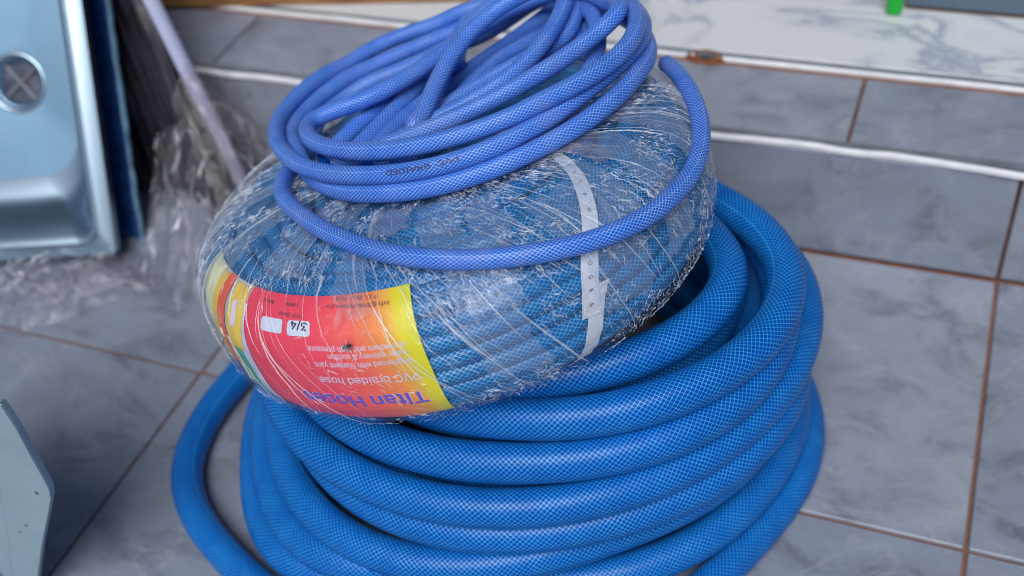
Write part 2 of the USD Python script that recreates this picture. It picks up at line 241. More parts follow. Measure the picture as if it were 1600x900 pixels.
for k, (r, z) in enumerate([(.150, .166), (.164, .132), (.170, .104), (.166, .080), (.136, .045), (.150, .0142)]):
    BIG[f'J{k + 1}'] = polar(np.array([-150, -90, -30, 30]), [r, r + .003, r, r - .003], z)
TH, RR, ZZ, W = [], [], [], []
for k, names in enumerate(TURNS):
    for nm in names:
        P = np.array(BIG[nm], float); d = P[:, :2] - CEN; th = np.arctan2(d[:, 1], d[:, 0])
        th = np.unwrap(th); th += 2 * np.pi * (k + np.round((-1.0 - th.mean()) / (2 * np.pi)))
        if TH:
            t0 = TH[-1]
            n = int((th[0] - t0) // .30)
            for q in range(1, n + 1):
                f = q / (n + 1); TH.append(t0 + f * (th[0] - t0)); RR.append(r_last + f * (np.hypot(*d[0]) - r_last) - (.046 if k in (1, 2, 3, 4, 5, 6, 7) else 0) * np.sin(np.pi * np.clip(f * 1.25, 0, 1)) ** .6); e = f * f * (3 - 2 * f); ZZ.append(z_last + e * (P[0, 2] - z_last)); W.append(.3)
        for q in range(len(P)):
            TH.append(th[q]); RR.append(np.hypot(*d[q])); ZZ.append(P[q, 2]); W.append(1.0)
        r_last, z_last = RR[-1], ZZ[-1]
TH, RR, ZZ, W = map(np.array, (TH, RR, ZZ, W)); o = np.argsort(TH); TH, RR, ZZ, W = TH[o], RR[o], ZZ[o], W[o]
keep = np.r_[True, np.diff(TH) > .01]; TH, RR, ZZ, W = TH[keep], RR[keep], ZZ[keep], W[keep]
sr = UnivariateSpline(TH, RR, w=W / .0013, s=len(TH)); sz = UnivariateSpline(TH, ZZ, w=W / .0018, s=len(TH))
tt = np.arange(TH[0] - .32, TH[-1], .0105)
rr = sr(np.maximum(tt, TH[0])) + np.where(tt < TH[0], (TH[0] - tt) * -.02, 0); zz = np.maximum(sz(np.maximum(tt, TH[0])), HR * 1.04 + .0004)
CB = np.c_[CEN[0] + rr * np.cos(tt), CEN[1] + rr * np.sin(tt), zz]
big = thing('thick_hose_coil', 'thick bright blue braided hose coiled in a tall stack on the floor tiles', 'hose')
V, F, uv, *_ = tube(CB, HR, 36, np.array([0, 0, 1.0]), (.96, 1.05))
obj('hose', (V, F), LK['big_hose'], big, smooth=True, uv=uv)

# ------------------------------------------------------------------ wrapped coil: a frame on its tilted axis
MC = np.array([-.3728, -.3028, .25]); MN = np.array([-.248, .085, 1.0]); MN /= np.linalg.norm(MN)
E1 = np.cross([0, 1, 0], MN); E1 /= np.linalg.norm(E1); E2 = np.cross(MN, E1)
RO, PA, PB, EX = .1772, .080, .0525, 3.0
ph = np.linspace(np.pi, -np.pi, 2001)          # from the hole over the top and the outside to the bottom
pr = np.c_[PA * np.sign(np.cos(ph)) * abs(np.cos(ph)) ** (2 / EX), PB * np.sign(np.sin(ph)) * abs(np.sin(ph)) ** (2 / EX)]
ps = np.r_[0, np.cumsum(np.linalg.norm(np.diff(pr, axis=0), axis=1))]; PW = ps[-1]
pt = np.gradient(pr, axis=0); pt /= np.linalg.norm(pt, axis=1, keepdims=True) + 1e-12
def surf(th, w, grow=0.0):
    """th: angle around the coil (radians), w: metres along the profile (0 = inside of the hole, PW/4 about the top, PW/2 outside), grow: metres off the film"""
    th, w, grow = np.broadcast_arrays(np.asarray(th, float), np.asarray(w, float) % PW, np.asarray(grow, float))
    x, z = np.interp(w, ps, pr[:, 0]), np.interp(w, ps, pr[:, 1]); tx, tz = np.interp(w, ps, pt[:, 0]), np.interp(w, ps, pt[:, 1])
    x, z = x - tz * grow, z + tx * grow
    r = RO - PA + x
    return MC + (r * np.cos(th))[..., None] * E1 + (r * np.sin(th))[..., None] * E2 + z[..., None] * MN
def w_of(x, z):                                 # profile metres nearest to a point of the profile plane
    return ps[np.hypot(pr[:, 0] - x, pr[:, 1] - z).argmin()]
WT, WS = w_of(.0548, .0460), w_of(.0690, -.0385)   # label's upper and lower edge
wrap = thing('wrapped_hose_coil', 'blue hose coil wrapped in clear film with a red and yellow label', 'hose')
IR, SP = .0066, .0124
nt = int(PW / SP); t = np.arange(0, 2 * np.pi * nt, .05)
w = t / (2 * np.pi) * (PW / nt) + .0045 * (.25 + .75 * np.clip((.54 - t / (2 * np.pi * nt)) * 12, 0, 1)) * (meshkit.fbm(np.c_[np.cos(t) * 2.2, np.sin(t) * 2.2, t * .33], 3, 2) - .5) * 2
g = -.0082 - .0085 * np.clip(meshkit.fbm(np.c_[np.cos(t) * 3.2, np.sin(t) * 3.2, t * .45], 3, 9) * 2.2 - .75, 0, 1) * np.clip((.54 - (w % PW) / PW) * 12, 0, 1) * np.where((np.cos(t - rad(-115)) > np.cos(rad(55))) & (w > WT - .006) & (w < WS), .25, 1)
V, F, uv, *_ = tube(surf(t, w, g), IR, 16, MN)
obj('hose', (V, F), LK['in_hose'], wrap, smooth=True, uv=uv)

# label: paper slipped under the film

def label_grow(th, w): return -.0008 + .0008 * (meshkit.fbm(np.c_[np.ravel(th) * 9, np.ravel(w) * 45, np.ravel(w) * 0], 3, 12).reshape(np.shape(th)) - .5)
def patch(t0, t1, w0, w1, n, m, lift, skew=0.0):
    th, w = np.meshgrid(np.linspace(t0, t1, n), np.linspace(w0, w1, m), indexing='ij')
    V = surf(th, w, label_grow(th, w) + lift); u = np.stack([(th - t0) / (t1 - t0), (w - w0) / (w1 - w0)], -1)
    return V.reshape(-1, 3), grid_faces(n, m), u.reshape(-1, 2)
T0, T1 = rad(-139), rad(-67.8)
N = {'a': ('attribute', {'attribute': 'st'}), 'g': ('geometry', {}), 'x': ('separate_xyz', {}), 'n': ('noise_texture', {'scale': 30.0, 'detail': 2.0}), 'nm': ('math', {'math_type': 'multiply_add', 'value2': .03, 'value3': -.015}), 'ad': ('math', {'math_type': 'add'}),
     'vb': ('math', {'math_type': 'multiply_add', 'value2': -.03, 'value3': .015}), 'ad2': ('math', {'math_type': 'add'}),
     'r': ('rgb_ramp', {'ramp': [(0, (.46, .46, .36)), (.392, (.50, .48, .42)), (.402, (.78, .045, .095)), (.70, (.82, .055, .095)), (.82, (.84, .11, .08)), (.895, (.83, .24, .05)), (.938, (.80, .42, .03)), (.955, (.74, .60, .01)), (1, (.66, .64, .01))]}),
     'p': ('principled_bsdf', {'roughness': .45})}
L = [('a.vector', 'x.vector'), ('g.position', 'n.vector'), ('n.fac', 'nm.value1'), ('x.x', 'ad.value1'), ('nm.value', 'ad.value2'), ('x.y', 'vb.value1'), ('ad.value', 'ad2.value1'), ('vb.value', 'ad2.value2'), ('ad2.value', 'r.fac'), ('r.color', 'p.base_color')]
lab = UsdGeom.Xform.Define(stage, path_for('label', wrap))
V, F, u = patch(T0, T1, WT, WS, 90, 44, 0)
obj('paper', (V, F), nodes('label_paper', N, L, 'p.BSDF'), lab, smooth=True, uv=u)
R_MID = RO - .004
def words(txt, th_right, th_left, base, tall, mat, bold=False, lift=.00035, parent=None, name='lettering', slant=.05):
    """lettering laid upside down: +x of the text runs against the angle, +y runs down the side; base: profile point of the baseline"""
    t = meshkit.text_mesh(txt, tall, .00012, bold); v = np.asarray(t.vertices); R = RO - .002
    x = (v[:, 0] - v[:, 0].min()) / np.ptp(v[:, 0]) * rad(th_right - th_left) * R
    th = rad(th_right) - x / R; w = w_of(*base) + v[:, 1] - slant * x
    obj(name, (surf(th, w, label_grow(th, w) + lift + v[:, 2]), t.faces), mat, parent or lab)
R_MID = RO - .002
PUR = plain('purple_print', (.13, .075, .50), .5); WHT = plain('pale_print', (.62, .60, .74), .5); PINK = plain('pink_print', (.75, .45, .60), .5); DRK = plain('dark_print', (.16, .05, .08), .6)
LH = WS - WT
fr = lambda f: WT + f * LH
words('Titan Hoses', -70.6, -98.2, (.0797, -.0117), .0094, PINK, True, .00022, name='letter_outline')
words('Titan Hoses', -70.9, -97.9, (.0797, -.0119), .0091, PUR, True, .00045)
words('PVC braided hose', -70.6, -91.3, (.0800, .0024), .0054, WHT)
words('Reinforced with filament yarn', -70.7, -90.8, (.0796, .0130), .0038, WHT)
words('water delivery & suction', -70.7, -87.2, (.0788, .0184), .0036, WHT)
words('at medium and high pressure', -70.7, -91.4, (.0776, .0231), .0036, WHT)
words('P.O. Box 709', -75.1, -85.1, (.0573, .0450), .0028, DRK)
words('info@titanhoses.co', -72.4, -87.0, (.0623, .0424), .0028, DRK)
# two white boxes, one marked by hand
def rounded(th0, th1, w0, w1, mat, lift, name, parent):
    from shapely.geometry import box as sbox
    wd, hg = (th1 - th0) * R_MID, w1 - w0
    poly = sbox(0, 0, wd, hg).buffer(-.002).buffer(.002, quad_segs=4); pts = np.array(poly.exterior.segmentize(.0015).coords)[:-1]
    c = pts.mean(0); rings = [pts, c + (pts - c) * .6, c + (pts - c) * .2]
    P = np.vstack([*rings, c[None]]); m = len(pts)
    f = np.vstack([grid_faces(3, m, wrap_m=True), [[2 * m + i, 2 * m + (i + 1) % m, 3 * m] for i in range(m)]])
    th, w = th0 + P[:, 0] / R_MID, w0 + P[:, 1]
    obj(name, (surf(th, w, label_grow(th, w) + lift), f), mat, parent)
BXW = plain('box_print', (.62, .66, .78), .5)
rounded(rad(-104.6), rad(-98.0), w_of(.0684, .0378), w_of(.0738, .0312), BXW, .0003, 'size_box', lab)
rounded(rad(-96.6), rad(-90.6), w_of(.0684, .0378), w_of(.0741, .0308), BXW, .0003, 'size_box', lab)
words('3/4', -91.3, -95.6, (.0690, .0371), .0046, plain('marker', (.03, .035, .06), .5), True, .0005, name='handwriting')
words('SIZE (Inch)', -93.2, -99.5, (.0655, .0400), .0021, DRK)
words('LENGTH', -95.0, -98.5, (.0600, .0439), .0021, DRK); words('Mtrs', -102.5, -106.0, (.0600, .0437), .0021, DRK)
# printed picture of coloured hoses at the left end
for k, (c, t0, t1, w0, w1, sl) in enumerate([((.62, .60, .34), -167, -152, .0, 1, .03), ((.70, .44, .05), -152, -143, .02, .72, .05), ((.45, .50, .30), -151, -143, .66, 1, .05), ((.72, .075, .03), -143, -134.5, .0, .62, .06), ((.035, .09, .45), -141, -136, .56, .97, .07),
        ((.25, .10, .04), -139.6, -137.6, .12, .60, .06), ((.80, .46, .04), -132.5, -119.5, .02, .46, .02), ((.62, .60, .50), -134.5, -129.5, .40, .93, .06), ((.05, .36, .24), -129.5, -122.5, .40, .93, .08), ((.48, .50, .72), -122.5, -115.5, .12, .98, .05), ((.72, .55, .03), -121.5, -117.8, .86, 1.0, .03), ((.62, .50, .58), -129, -124.5, .13, .30, .0)]):
    th, q = np.meshgrid(np.linspace(0, 1, 9), np.linspace(0, 1, 24), indexing='ij')
    bend = .5 * sl * (q - .5) * 1.3 + .006 * np.sin(q * 5 + k)
    t0, t1 = (-135 + (x_ + 168) * .486 for x_ in (t0, t1)); T = rad(t0) + th * rad(t1 - t0) * (.86 + .14 * np.sin(np.pi * (.15 + .8 * q))) + bend; Wq = fr(.004) + (w0 + (w1 - w0) * q) * LH * .99
    obj('printed_hose', (surf(T, Wq, label_grow(T, Wq) + .0003 + .00018 * (k % 4)).reshape(-1, 3), grid_faces(9, 24)), plain(f'printed_{k}', c, .45, noise=tuple(min(.8, x * 1.3 + .04) for x in c), scale=70), lab, smooth=True)

# strapping tape round the bundle, in two lengths that overlap
TAPE = plain('white_tape', (.60, .63, .70), .5, noise=(.50, .54, .62), scale=160, bump=.3, bscale=500)
def strip(knots, width, lift, name, n=70):
    th, w = np.array(knots).T; k = np.linspace(0, 1, len(th)); q = np.linspace(0, 1, n)
    cs = np.c_[np.interp(q, k, np.radians(th)), np.interp(q, k, w)]
    for _ in range(30): cs[1:-1] = .25 * cs[:-2] + .5 * cs[1:-1] + .25 * cs[2:]
    x = np.linspace(-.5, .5, 5); T = cs[:, :1] + x[None] * width / (RO - .01) + 0 * cs[:, 1:]; Wq = cs[:, 1:] + 0 * T + .15 * x[None] * width
    V = surf(T, Wq, lift + .0004 * np.sin(q * 40)[:, None] * (x[None] + .2))
    return obj(name, (V.reshape(-1, 3), grid_faces(n, 5)), TAPE, wrap, smooth=True), cs
WTOP, WSH, WM, WSEAM, WBOT = w_of(.0039, .0525), w_of(.0445, .0493), w_of(.0756, .0282), w_of(.08, 0), w_of(.0737, -.0317)
_, cs1 = strip([(8, w_of(-.03, .0525)), (-9.8, WTOP), (-16, w_of(.027, .0522)), (-21.5, WSH), (-28, w_of(.066, .039)), (-32.8, WM), (-34.8, w_of(.0795, .012)), (-36.3, w_of(.08, -.004)), (-36.6, w_of(.08, -.006))], .0112, -.0006, 'strap')
strip([(-32.2, w_of(.0797, .010)), (-34.6, WSEAM), (-38.2, WBOT - .002), (-41.0, WBOT + .016)], .0104, -.0010, 'strap')
def tape_words(txt, start, gap, h):
    for k, ch in enumerate(txt):
        i = start + k * gap
        if ch == ' ' or int(i) >= len(cs1): continue
        th0, w0 = cs1[int(i)]; t = meshkit.text_mesh(ch, h, .0001); v = np.asarray(t.vertices) - [h * .35, h * .5, 0]
        th, w = th0 + .0004 + v[:, 1] / RO, w0 + v[:, 0]
        obj('tape_print', (surf(th, w, v[:, 2] - .00025), t.faces), INKT, wrap)
INKT = plain('tape_ink', (.05, .06, .10), .6)
tape_words('TITAN HOSES', 16, 4.2, .0026)

# the clear film: one wrinkled skin round the whole bundle
nT, nW = 720, 230
th, w = np.meshgrid(np.linspace(0, 2 * np.pi, nT, endpoint=False), np.linspace(0, PW, nW, endpoint=False), indexing='ij')
q = np.stack([np.cos(th) * 5, np.sin(th) * 5, w * 22], -1)
diag = np.stack([th * 26 + w * 60, w * 14 - th * 1.5, th * 0], -1)
crk = np.clip((.62 - w / PW) * 12, 0, 1) * np.clip(meshkit.fbm(np.stack([np.cos(th) * 4.5, np.sin(th) * 4.5, w * 28], -1), 3, 31) * 2.4 - .75, 0, 1)
ends = np.minimum(1, np.minimum(th, 2 * np.pi - th) / .3)
g = .0010 + .0016 * (.2 + .8 * np.clip((.60 - w / PW) * 14, 0, 1)) * (meshkit.fbm(q, 3, 3) - .5) * 2 + ends * (.25 + .75 * np.clip((.60 - w / PW) * 14, 0, 1)) * (.0016 * (fold(diag, 21) - .6) + .0042 * crk * (fold(np.stack([np.cos(th) * 26, np.sin(th) * 26, w * 130], -1), 44) - .55))
g -= .0007 * np.cos(2 * np.pi * w / (PW / nt))
g = np.maximum(g, -.0006)
uvf = np.stack([th * (RO - .02), w], -1).reshape(-1, 2)
LK['film'] = pane('clear_film', base=.014, edge=.25, rough=.09, milk=.015, bump=.6, scale=1.0, stretch=(260, 90, 1), dist=.0012, milk_col=(.72, .78, .86))
obj('film', (surf(th, w, g).reshape(-1, 3), grid_faces(nT, nW, True, True)[:, ::-1]), LK['film'], wrap, smooth=True, uv=uvf)
# creases and torn threads of film standing off the skin
LK['crease'] = pane('film_crease', base=.16, rough=.14, milk=.30, milk_col=(.80, .84, .92), bump=.4, scale=700.0)
VV, FF, o = [], [], 0
def ribbon(th, w, g, width, tilt, taper=True):
    global o
    n = len(th); q = np.linspace(0, 1, n); wd = width * (np.sin(np.pi * (.08 + .84 * q)) if taper else 1)
    P = surf(th, w, g); T = np.gradient(P, axis=0); T /= np.linalg.norm(T, axis=1, keepdims=True) + 1e-9
    NR = surf(th, w, g + .01) - P; NR /= np.linalg.norm(NR, axis=1, keepdims=True); S = np.cross(T, NR)
    S = S * math.cos(tilt) + NR * math.sin(tilt); a = P + S * (wd / 2)[:, None]; b = P - S * (wd / 2)[:, None]
    lift = NR * np.maximum(0, math.sin(abs(tilt)) * wd / 2)[:, None]
    VV.append(np.stack([a + lift, b + lift], 1).reshape(-1, 3)); i = np.arange(n - 1)
    f = np.stack([2 * i, 2 * i + 1, 2 * i + 3, 2 * i + 2], -1); FF.append(np.vstack([f[:, [0, 1, 2]], f[:, [0, 2, 3]]]) + o); o += 2 * n
SEEN0, SEEN1 = rad(-200), rad(40)
def on_label(t0, w0): return rad(-138) < t0 < rad(-67) and w0 > WT
for k in range(380):                             # long stretched pleats, running over the rim
    t0 = rng.uniform(SEEN0, SEEN1); w0 = rng.uniform(PW * .20, PW * .46); ln = rng.uniform(.015, .075); n = 14
    s = np.linspace(0, 1, n); slope = rng.normal(.50, .16) * (1 if t0 < rad(-40) else .5)
    ribbon(t0 + s * ln * slope / RO + .006 * np.cumsum(rng.normal(0, .35, n)) / n, w0 + s * ln, .0027 + .0006 * rng.random(n), rng.uniform(.0002, .0008) * (1 if rng.random() < .9 else 2.2), rng.uniform(-.9, .9))
for k in range(26000):                            # fine crinkles in clusters
    t0 = rng.uniform(SEEN0, SEEN1); w0 = rng.uniform(PW * .14, PW * .60)
    d = meshkit.fbm(np.array([[math.cos(t0) * 6.5, math.sin(t0) * 6.5, w0 * 40]]), 3, 31)[0]
    if rng.random() > np.clip((d - .44) * 6, .06, 1) or (on_label(t0, w0) and rng.random() < .80): continue
    n = 5; s = np.linspace(0, 1, n); ln = rng.uniform(.0015, .008); an = rng.normal(1.0, .55)
    ribbon(t0 + (s * math.cos(an) * ln + .0006 * rng.normal(0, 1, n)) / RO, w0 + s * math.sin(an) * ln + .0005 * rng.normal(0, 1, n), .0027 + .0009 * rng.random(n), rng.uniform(.0002, .0007) * (1 if rng.random() < .9 else 2.0), rng.uniform(-1.2, 1.2))
tag(obj('film_crease', (np.vstack(VV), np.vstack(FF)), LK['crease'], wrap), kind='stuff')

# the wrap was wound on in bands: a second, looser layer in places
LK['band'] = pane('film_band', base=.025, edge=.6, rough=.12, milk=.075, milk_col=(.75, .80, .88), bump=.7, scale=1.0, stretch=(330, 120, 1), dist=.0012)
LK['dusty_band'] = pane('dusty_film_band', base=.05, rough=.2, milk=.15, milk_col=(.50, .42, .44), bump=.6, scale=1.0, stretch=(260, 120, 1), dist=.0012)
def band(t0, w0, w1, width, slope, seed, mat):
    n, m2 = 90, 26; v, u = np.meshgrid(np.linspace(0, 1, n), np.linspace(-.5, .5, m2), indexing='ij')
    edge = 1 + .35 * (meshkit.fbm(np.stack([v * 7, np.sign(u) * 3, v * 0 + seed], -1), 3, seed) - .5) * 2
    W_ = w0 + (w1 - w0) * v; T_ = t0 + (slope * (W_ - w0) + u * width * edge) / RO
    W_ = W_ + .012 * np.where(v > .5, 1, -1) * (meshkit.fbm(np.stack([u * 9, v * 0 + (v > .5), u * 0 + seed], -1), 3, seed + 2) - .5) * abs(2 * v - 1) ** 6
    G_ = .0030 + .0022 * (fold(np.stack([u * width * 160, v * 3.2, u * 0 + seed], -1), seed + 5) - .4) + .0012 * fold(np.stack([T_ * 30, W_ * 170, u * 0], -1), seed + 7)
    obj('film_band', (surf(T_, W_, np.maximum(G_, .0016)).reshape(-1, 3), grid_faces(n, m2)), mat, wrap, smooth=True, uv=np.stack([T_ * RO, W_], -1).reshape(-1, 2))
for k, (t0, w0, w1, wd, sl, mt) in enumerate([(-84, .13, .185, .026, .25, 'band'), (-62, .10, .20, .034, .30, 'band'), (-46, .12, .17, .030, -.1, 'band'), (-16, .09, .20, .026, -.15, 'band'), (-2, .10, .23, .030, -.25, 'band'), (14, .09, .20, .028, -.2, 'band'), (-118, .08, .16, .040, .55, 'band'),
        (-140, .09, .17, .034, .5, 'band'), (-160, .10, .20, .030, .4, 'band'), (-78, .095, .125, .050, .1, 'dusty_band'), (-8, .11, .16, .018, -.2, 'dusty_band'), (-30, .15, .235, .040, .1, 'band'), (-55, .19, .24, .032, .2, 'band'), (-100, .07, .12, .030, .2, 'band')]):
    band(rad(t0), w0, w1, wd, sl, 60 + k, LK[mt])

# ------------------------------------------------------------------ thinner hose lying on top
TOP = np.array([[-0.2546,-0.1795,0.3107],[-0.251,-0.1827,0.3105],[-0.228,-0.2207,0.319],[-0.2118,-0.2507,0.319],[-0.2045,-0.2768,0.3188],[-0.2033,-0.3078,0.321],[-0.2106,-0.3451,0.3245],[-0.2259,-0.3763,0.3284],[-0.2446,-0.3994,0.3308],[-0.2683,-0.4164,0.3329],[-0.2949,-0.4264,0.333],[-0.3256,-0.4285,0.3305],[-0.3627,-0.422,0.3238],[-0.3977,-0.408,0.3147],[-0.437,-0.383,0.3029],[-0.4683,-0.3554,0.2928],[-0.4815,-0.3373,0.288],[-0.4853,-0.3187,0.2845],[-0.4842,-0.2988,0.2851],[-0.503,-0.2409,0.2776],[-0.4941,-0.207,0.2771],[-0.4795,-0.1992,0.2804],[-0.4588,-0.1854,0.2846],[-0.4395,-0.1617,0.2876],[-0.4211,-0.1361,0.2903],[-0.4,-0.106,0.2932],[-0.3711,-0.08,0.2984],[-0.3241,-0.1078,0.3127],[-0.2791,-0.1647,0.3287],[-0.2637,-0.1903,0.3344],[-0.256,-0.2135,0.3381],[-0.2572,-0.2476,0.3404],[-0.2666,-0.2861,0.3411],[-0.2854,-0.317,0.3388],[-0.3143,-0.3455,0.3338],[-0.3386,-0.3598,0.3287],[-0.367,-0.3666,0.322],[-0.3887,-0.3664,0.3163],[-0.4156,-0.3589,0.3088],[-0.4427,-0.3473,0.3008],[-0.4676,-0.328,0.2927],[-0.4819,-0.3121,0.2951],[-0.5043,-0.2825,0.2872],[-0.5139,-0.2433,0.2817],[-0.5042,-0.2134,0.2818],[-0.482,-0.1831,0.2849],[-0.456,-0.1573,0.2894],[-0.4244,-0.1305,0.2951],[-0.385,-0.0999,0.3025],[-0.3505,-0.0905,0.3105],[-0.3098,-0.1196,0.3233],[-0.2755,-0.1682,0.3361],[-0.2623,-0.2195,0.3458],[-0.2683,-0.2424,0.3463],[-0.2753,-0.2634,0.3463],[-0.2839,-0.2883,0.3463],[-0.2981,-0.3112,0.3447],[-0.3112,-0.3322,0.3432],[-0.3304,-0.3512,0.3401],[-0.3575,-0.3596,0.3341],[-0.389,-0.3612,0.3264],[-0.4253,-0.3571,0.3171],[-0.4593,-0.3405,0.3072],[-0.4936,-0.3118,0.2963],[-0.5113,-0.2912,0.2922],[-0.5196,-0.2635,0.2883],[-0.5161,-0.2306,0.2868],[-0.507,-0.1919,0.2862],[-0.4856,-0.1575,0.289],[-0.4489,-0.1369,0.2969],[-0.4109,-0.1239,0.3056],[-0.3719,-0.1036,0.314],[-0.3328,-0.1098,0.3247],[-0.3013,-0.1373,0.3353],[-0.275,-0.1837,0.3499],[-0.2641,-0.208,0.3545],[-0.2617,-0.2342,0.3571],[-0.2692,-0.262,0.3575],[-0.2876,-0.2911,0.3552],[-0.3121,-0.3166,0.3511],[-0.3396,-0.3344,0.3456],[-0.3622,-0.3437,0.3406],[-0.3938,-0.346,0.3328],[-0.4298,-0.3368,0.3229],[-0.4577,-0.3218,0.3145],[-0.4755,-0.3051,0.3085],[-0.479,-0.2913,0.3064],[-0.47,-0.285,0.3088],[-0.4506,-0.2761,0.3136],[-0.431,-0.259,0.3177],[-0.4177,-0.2298,0.3191],[-0.4046,-0.1984,0.3204],[-0.3896,-0.1639,0.3219],[-0.3646,-0.1344,0.3263],[-0.3336,-0.135,0.3347],[-0.3013,-0.1656,0.346],[-0.2807,-0.1984,0.3601],[-0.2811,-0.2133,0.3577],[-0.2942,-0.2281,0.3522],[-0.3128,-0.255,0.3463],[-0.333,-0.2808,0.3399],[-0.358,-0.2961,0.3315],[-0.3804,-0.3056,0.3231],[-0.404,-0.3136,0.3144],[-0.4254,-0.3223,0.3063],[-0.4427,-0.3253,0.2987]])
EXTRA = [[[-0.4583,-0.3167,0.2941],[-0.4542,-0.3024,0.2963],[-0.4516,-0.2814,0.2977],[-0.4387,-0.2502,0.3006],[-0.4316,-0.2174,0.3021],[-0.4183,-0.176,0.3043],[-0.3964,-0.1378,0.3089],[-0.3724,-0.1163,0.3155],[-0.3458,-0.1015,0.3233]],
 [[-0.4371,-0.326,0.3001],[-0.4345,-0.2972,0.3],[-0.4332,-0.2765,0.3002],[-0.4261,-0.2486,0.3013],[-0.4246,-0.2074,0.2998],[-0.4262,-0.1686,0.2978],[-0.4213,-0.1266,0.2972],[-0.4053,-0.0902,0.2997],[-0.3758,-0.0796,0.3078]],
 [[-0.3424,-0.1301,0.339],[-0.334,-0.1569,0.34],[-0.3305,-0.1754,0.3392],[-0.33,-0.2014,0.3382],[-0.3348,-0.22,0.3353],[-0.3412,-0.2468,0.3327],[-0.352,-0.262,0.328],[-0.3688,-0.2741,0.3215],[-0.3876,-0.2877,0.3147],[-0.4077,-0.3037,0.3078],[-0.4228,-0.3196,0.3021]],
 [[-0.3408,-0.1161,0.3237],[-0.331,-0.1488,0.3271],[-0.3253,-0.171,0.3285],[-0.325,-0.1898,0.3283],[-0.3322,-0.1972,0.3253],[-0.3448,-0.2072,0.3212],[-0.3636,-0.2272,0.3164],[-0.3808,-0.2492,0.3121],[-0.3884,-0.2715,0.3103],[-0.3949,-0.2949,0.3088],[-0.403,-0.3141,0.3065]],
 [[-0.4064,-0.3313,0.3072],[-0.3946,-0.3219,0.3136],[-0.3905,-0.3089,0.3178],[-0.3895,-0.2994,0.3216],[-0.3896,-0.2896,0.325],[-0.3899,-0.2751,0.328],[-0.3907,-0.2574,0.3306],[-0.3901,-0.2421,0.3338],[-0.3885,-0.2266,0.3372],[-0.3837,-0.2145,0.3416],[-0.3758,-0.2001,0.3467],[-0.3615,-0.1875,0.3534],[-0.3392,-0.181,0.3627]],
 [[-0.3096,-0.2776,0.3307],[-0.2963,-0.259,0.3324],[-0.2907,-0.2309,0.3335],[-0.2982,-0.1943,0.3347],[-0.3165,-0.1559,0.3352],[-0.3438,-0.124,0.3319],[-0.366,-0.1104,0.3273],[-0.3812,-0.1172,0.3241],[-0.3985,-0.1347,0.3203],[-0.4051,-0.157,0.3185],[-0.4066,-0.1799,0.318],[-0.4041,-0.2059,0.3188],[-0.4002,-0.2329,0.32],[-0.3947,-0.2599,0.3205],[-0.3895,-0.2838,0.3197],[-0.3913,-0.3073,0.3161],[-0.3984,-0.3307,0.3132]],
 [[-0.2884,-0.2297,0.3319],[-0.305,-0.1872,0.3239],[-0.3277,-0.1497,0.3148],[-0.345,-0.1441,0.3098],[-0.3589,-0.1621,0.3076],[-0.3747,-0.1814,0.305],[-0.3818,-0.2054,0.305],[-0.3832,-0.2315,0.3066],[-0.3842,-0.2584,0.3083],[-0.3852,-0.2841,0.31],[-0.4058,-0.3034,0.3062],[-0.4165,-0.3261,0.3052]],
 [[-0.4054,-0.3243,0.3058],[-0.3958,-0.3041,0.3068],[-0.3936,-0.2726,0.305],[-0.3865,-0.2476,0.305],[-0.3757,-0.2261,0.3062],[-0.3611,-0.2088,0.3087],[-0.3438,-0.1978,0.3124],[-0.3288,-0.1823,0.3151],[-0.3205,-0.1565,0.3153],[-0.3274,-0.1138,0.3103]],
 [[-0.4183,-0.3283,0.3029],[-0.4218,-0.2811,0.2987],[-0.4167,-0.2516,0.2981],[-0.4059,-0.2189,0.2986],[-0.3928,-0.1912,0.3002],[-0.3799,-0.1624,0.3016],[-0.3678,-0.1323,0.3026],[-0.3634,-0.0937,0.3011],[-0.362,-0.0591,0.2992]]]
TR = .0060
def smooth_path(P, s, step=.0022):
    keep = np.r_[True, np.linalg.norm(np.diff(P, axis=0), axis=1) > .002]; P = P[keep]
    tck, u = splprep(P.T, s=s * len(P), k=3); ln = np.linalg.norm(np.diff(P, axis=0), axis=1).sum()
    return np.array(splev(np.linspace(0, 1, int(ln / step)), tck)).T
CT = smooth_path(TOP, .0011 ** 2)
# lift the hose where a later pass crosses an earlier one
def settle(C, others, r, it=60):
    for _ in range(it):
        allp = np.vstack([C, *others]); idx = np.r_[np.arange(len(C)), np.full(sum(map(len, others)), -10 ** 6)]
        tree = cKDTree(allp); pairs = tree.query_pairs(2 * r * .97, output_type='ndarray')
        pairs = pairs[(abs(idx[pairs[:, 0]] - idx[pairs[:, 1]]) > 18)]
        if not len(pairs): break
        mv = np.zeros_like(C); cnt = np.zeros(len(C))
        d = allp[pairs[:, 0]] - allp[pairs[:, 1]]; L = np.linalg.norm(d, axis=1, keepdims=True) + 1e-9; push = d / L * (2 * r - L) * .5
        along = (d @ MN)[:, None]; push = .35 * push + .65 * np.sign(along + 1e-9) * MN * (2 * r - L) * .5
        for c, sg in ((0, 1), (1, -1)):
            ok = pairs[:, c] < len(C); np.add.at(mv, pairs[ok, c], sg * push[ok]); np.add.at(cnt, pairs[ok, c], 1)
        mv /= np.maximum(cnt, 1)[:, None]
        for _ in range(6): mv[1:-1] = .25 * mv[:-2] + .5 * mv[1:-1] + .25 * mv[2:]
        C = C + mv * 1.2
    return C
CT = settle(CT, [], TR, 25); RUNS = []
for e_ in EXTRA: RUNS.append(settle(smooth_path(np.array(e_), .0011 ** 2), [CT], TR, 5))
for _ in range(22): CT[1:-1] = .25 * CT[:-2] + .5 * CT[1:-1] + .25 * CT[2:]
top = thing('thin_hose_coil', 'dusty periwinkle braided hose looped loosely on top of the wrapped coil', 'hose')
V, F, uv, side, up, T, s = tube(CT, TR, 28, MN, (1.0, 1.0))
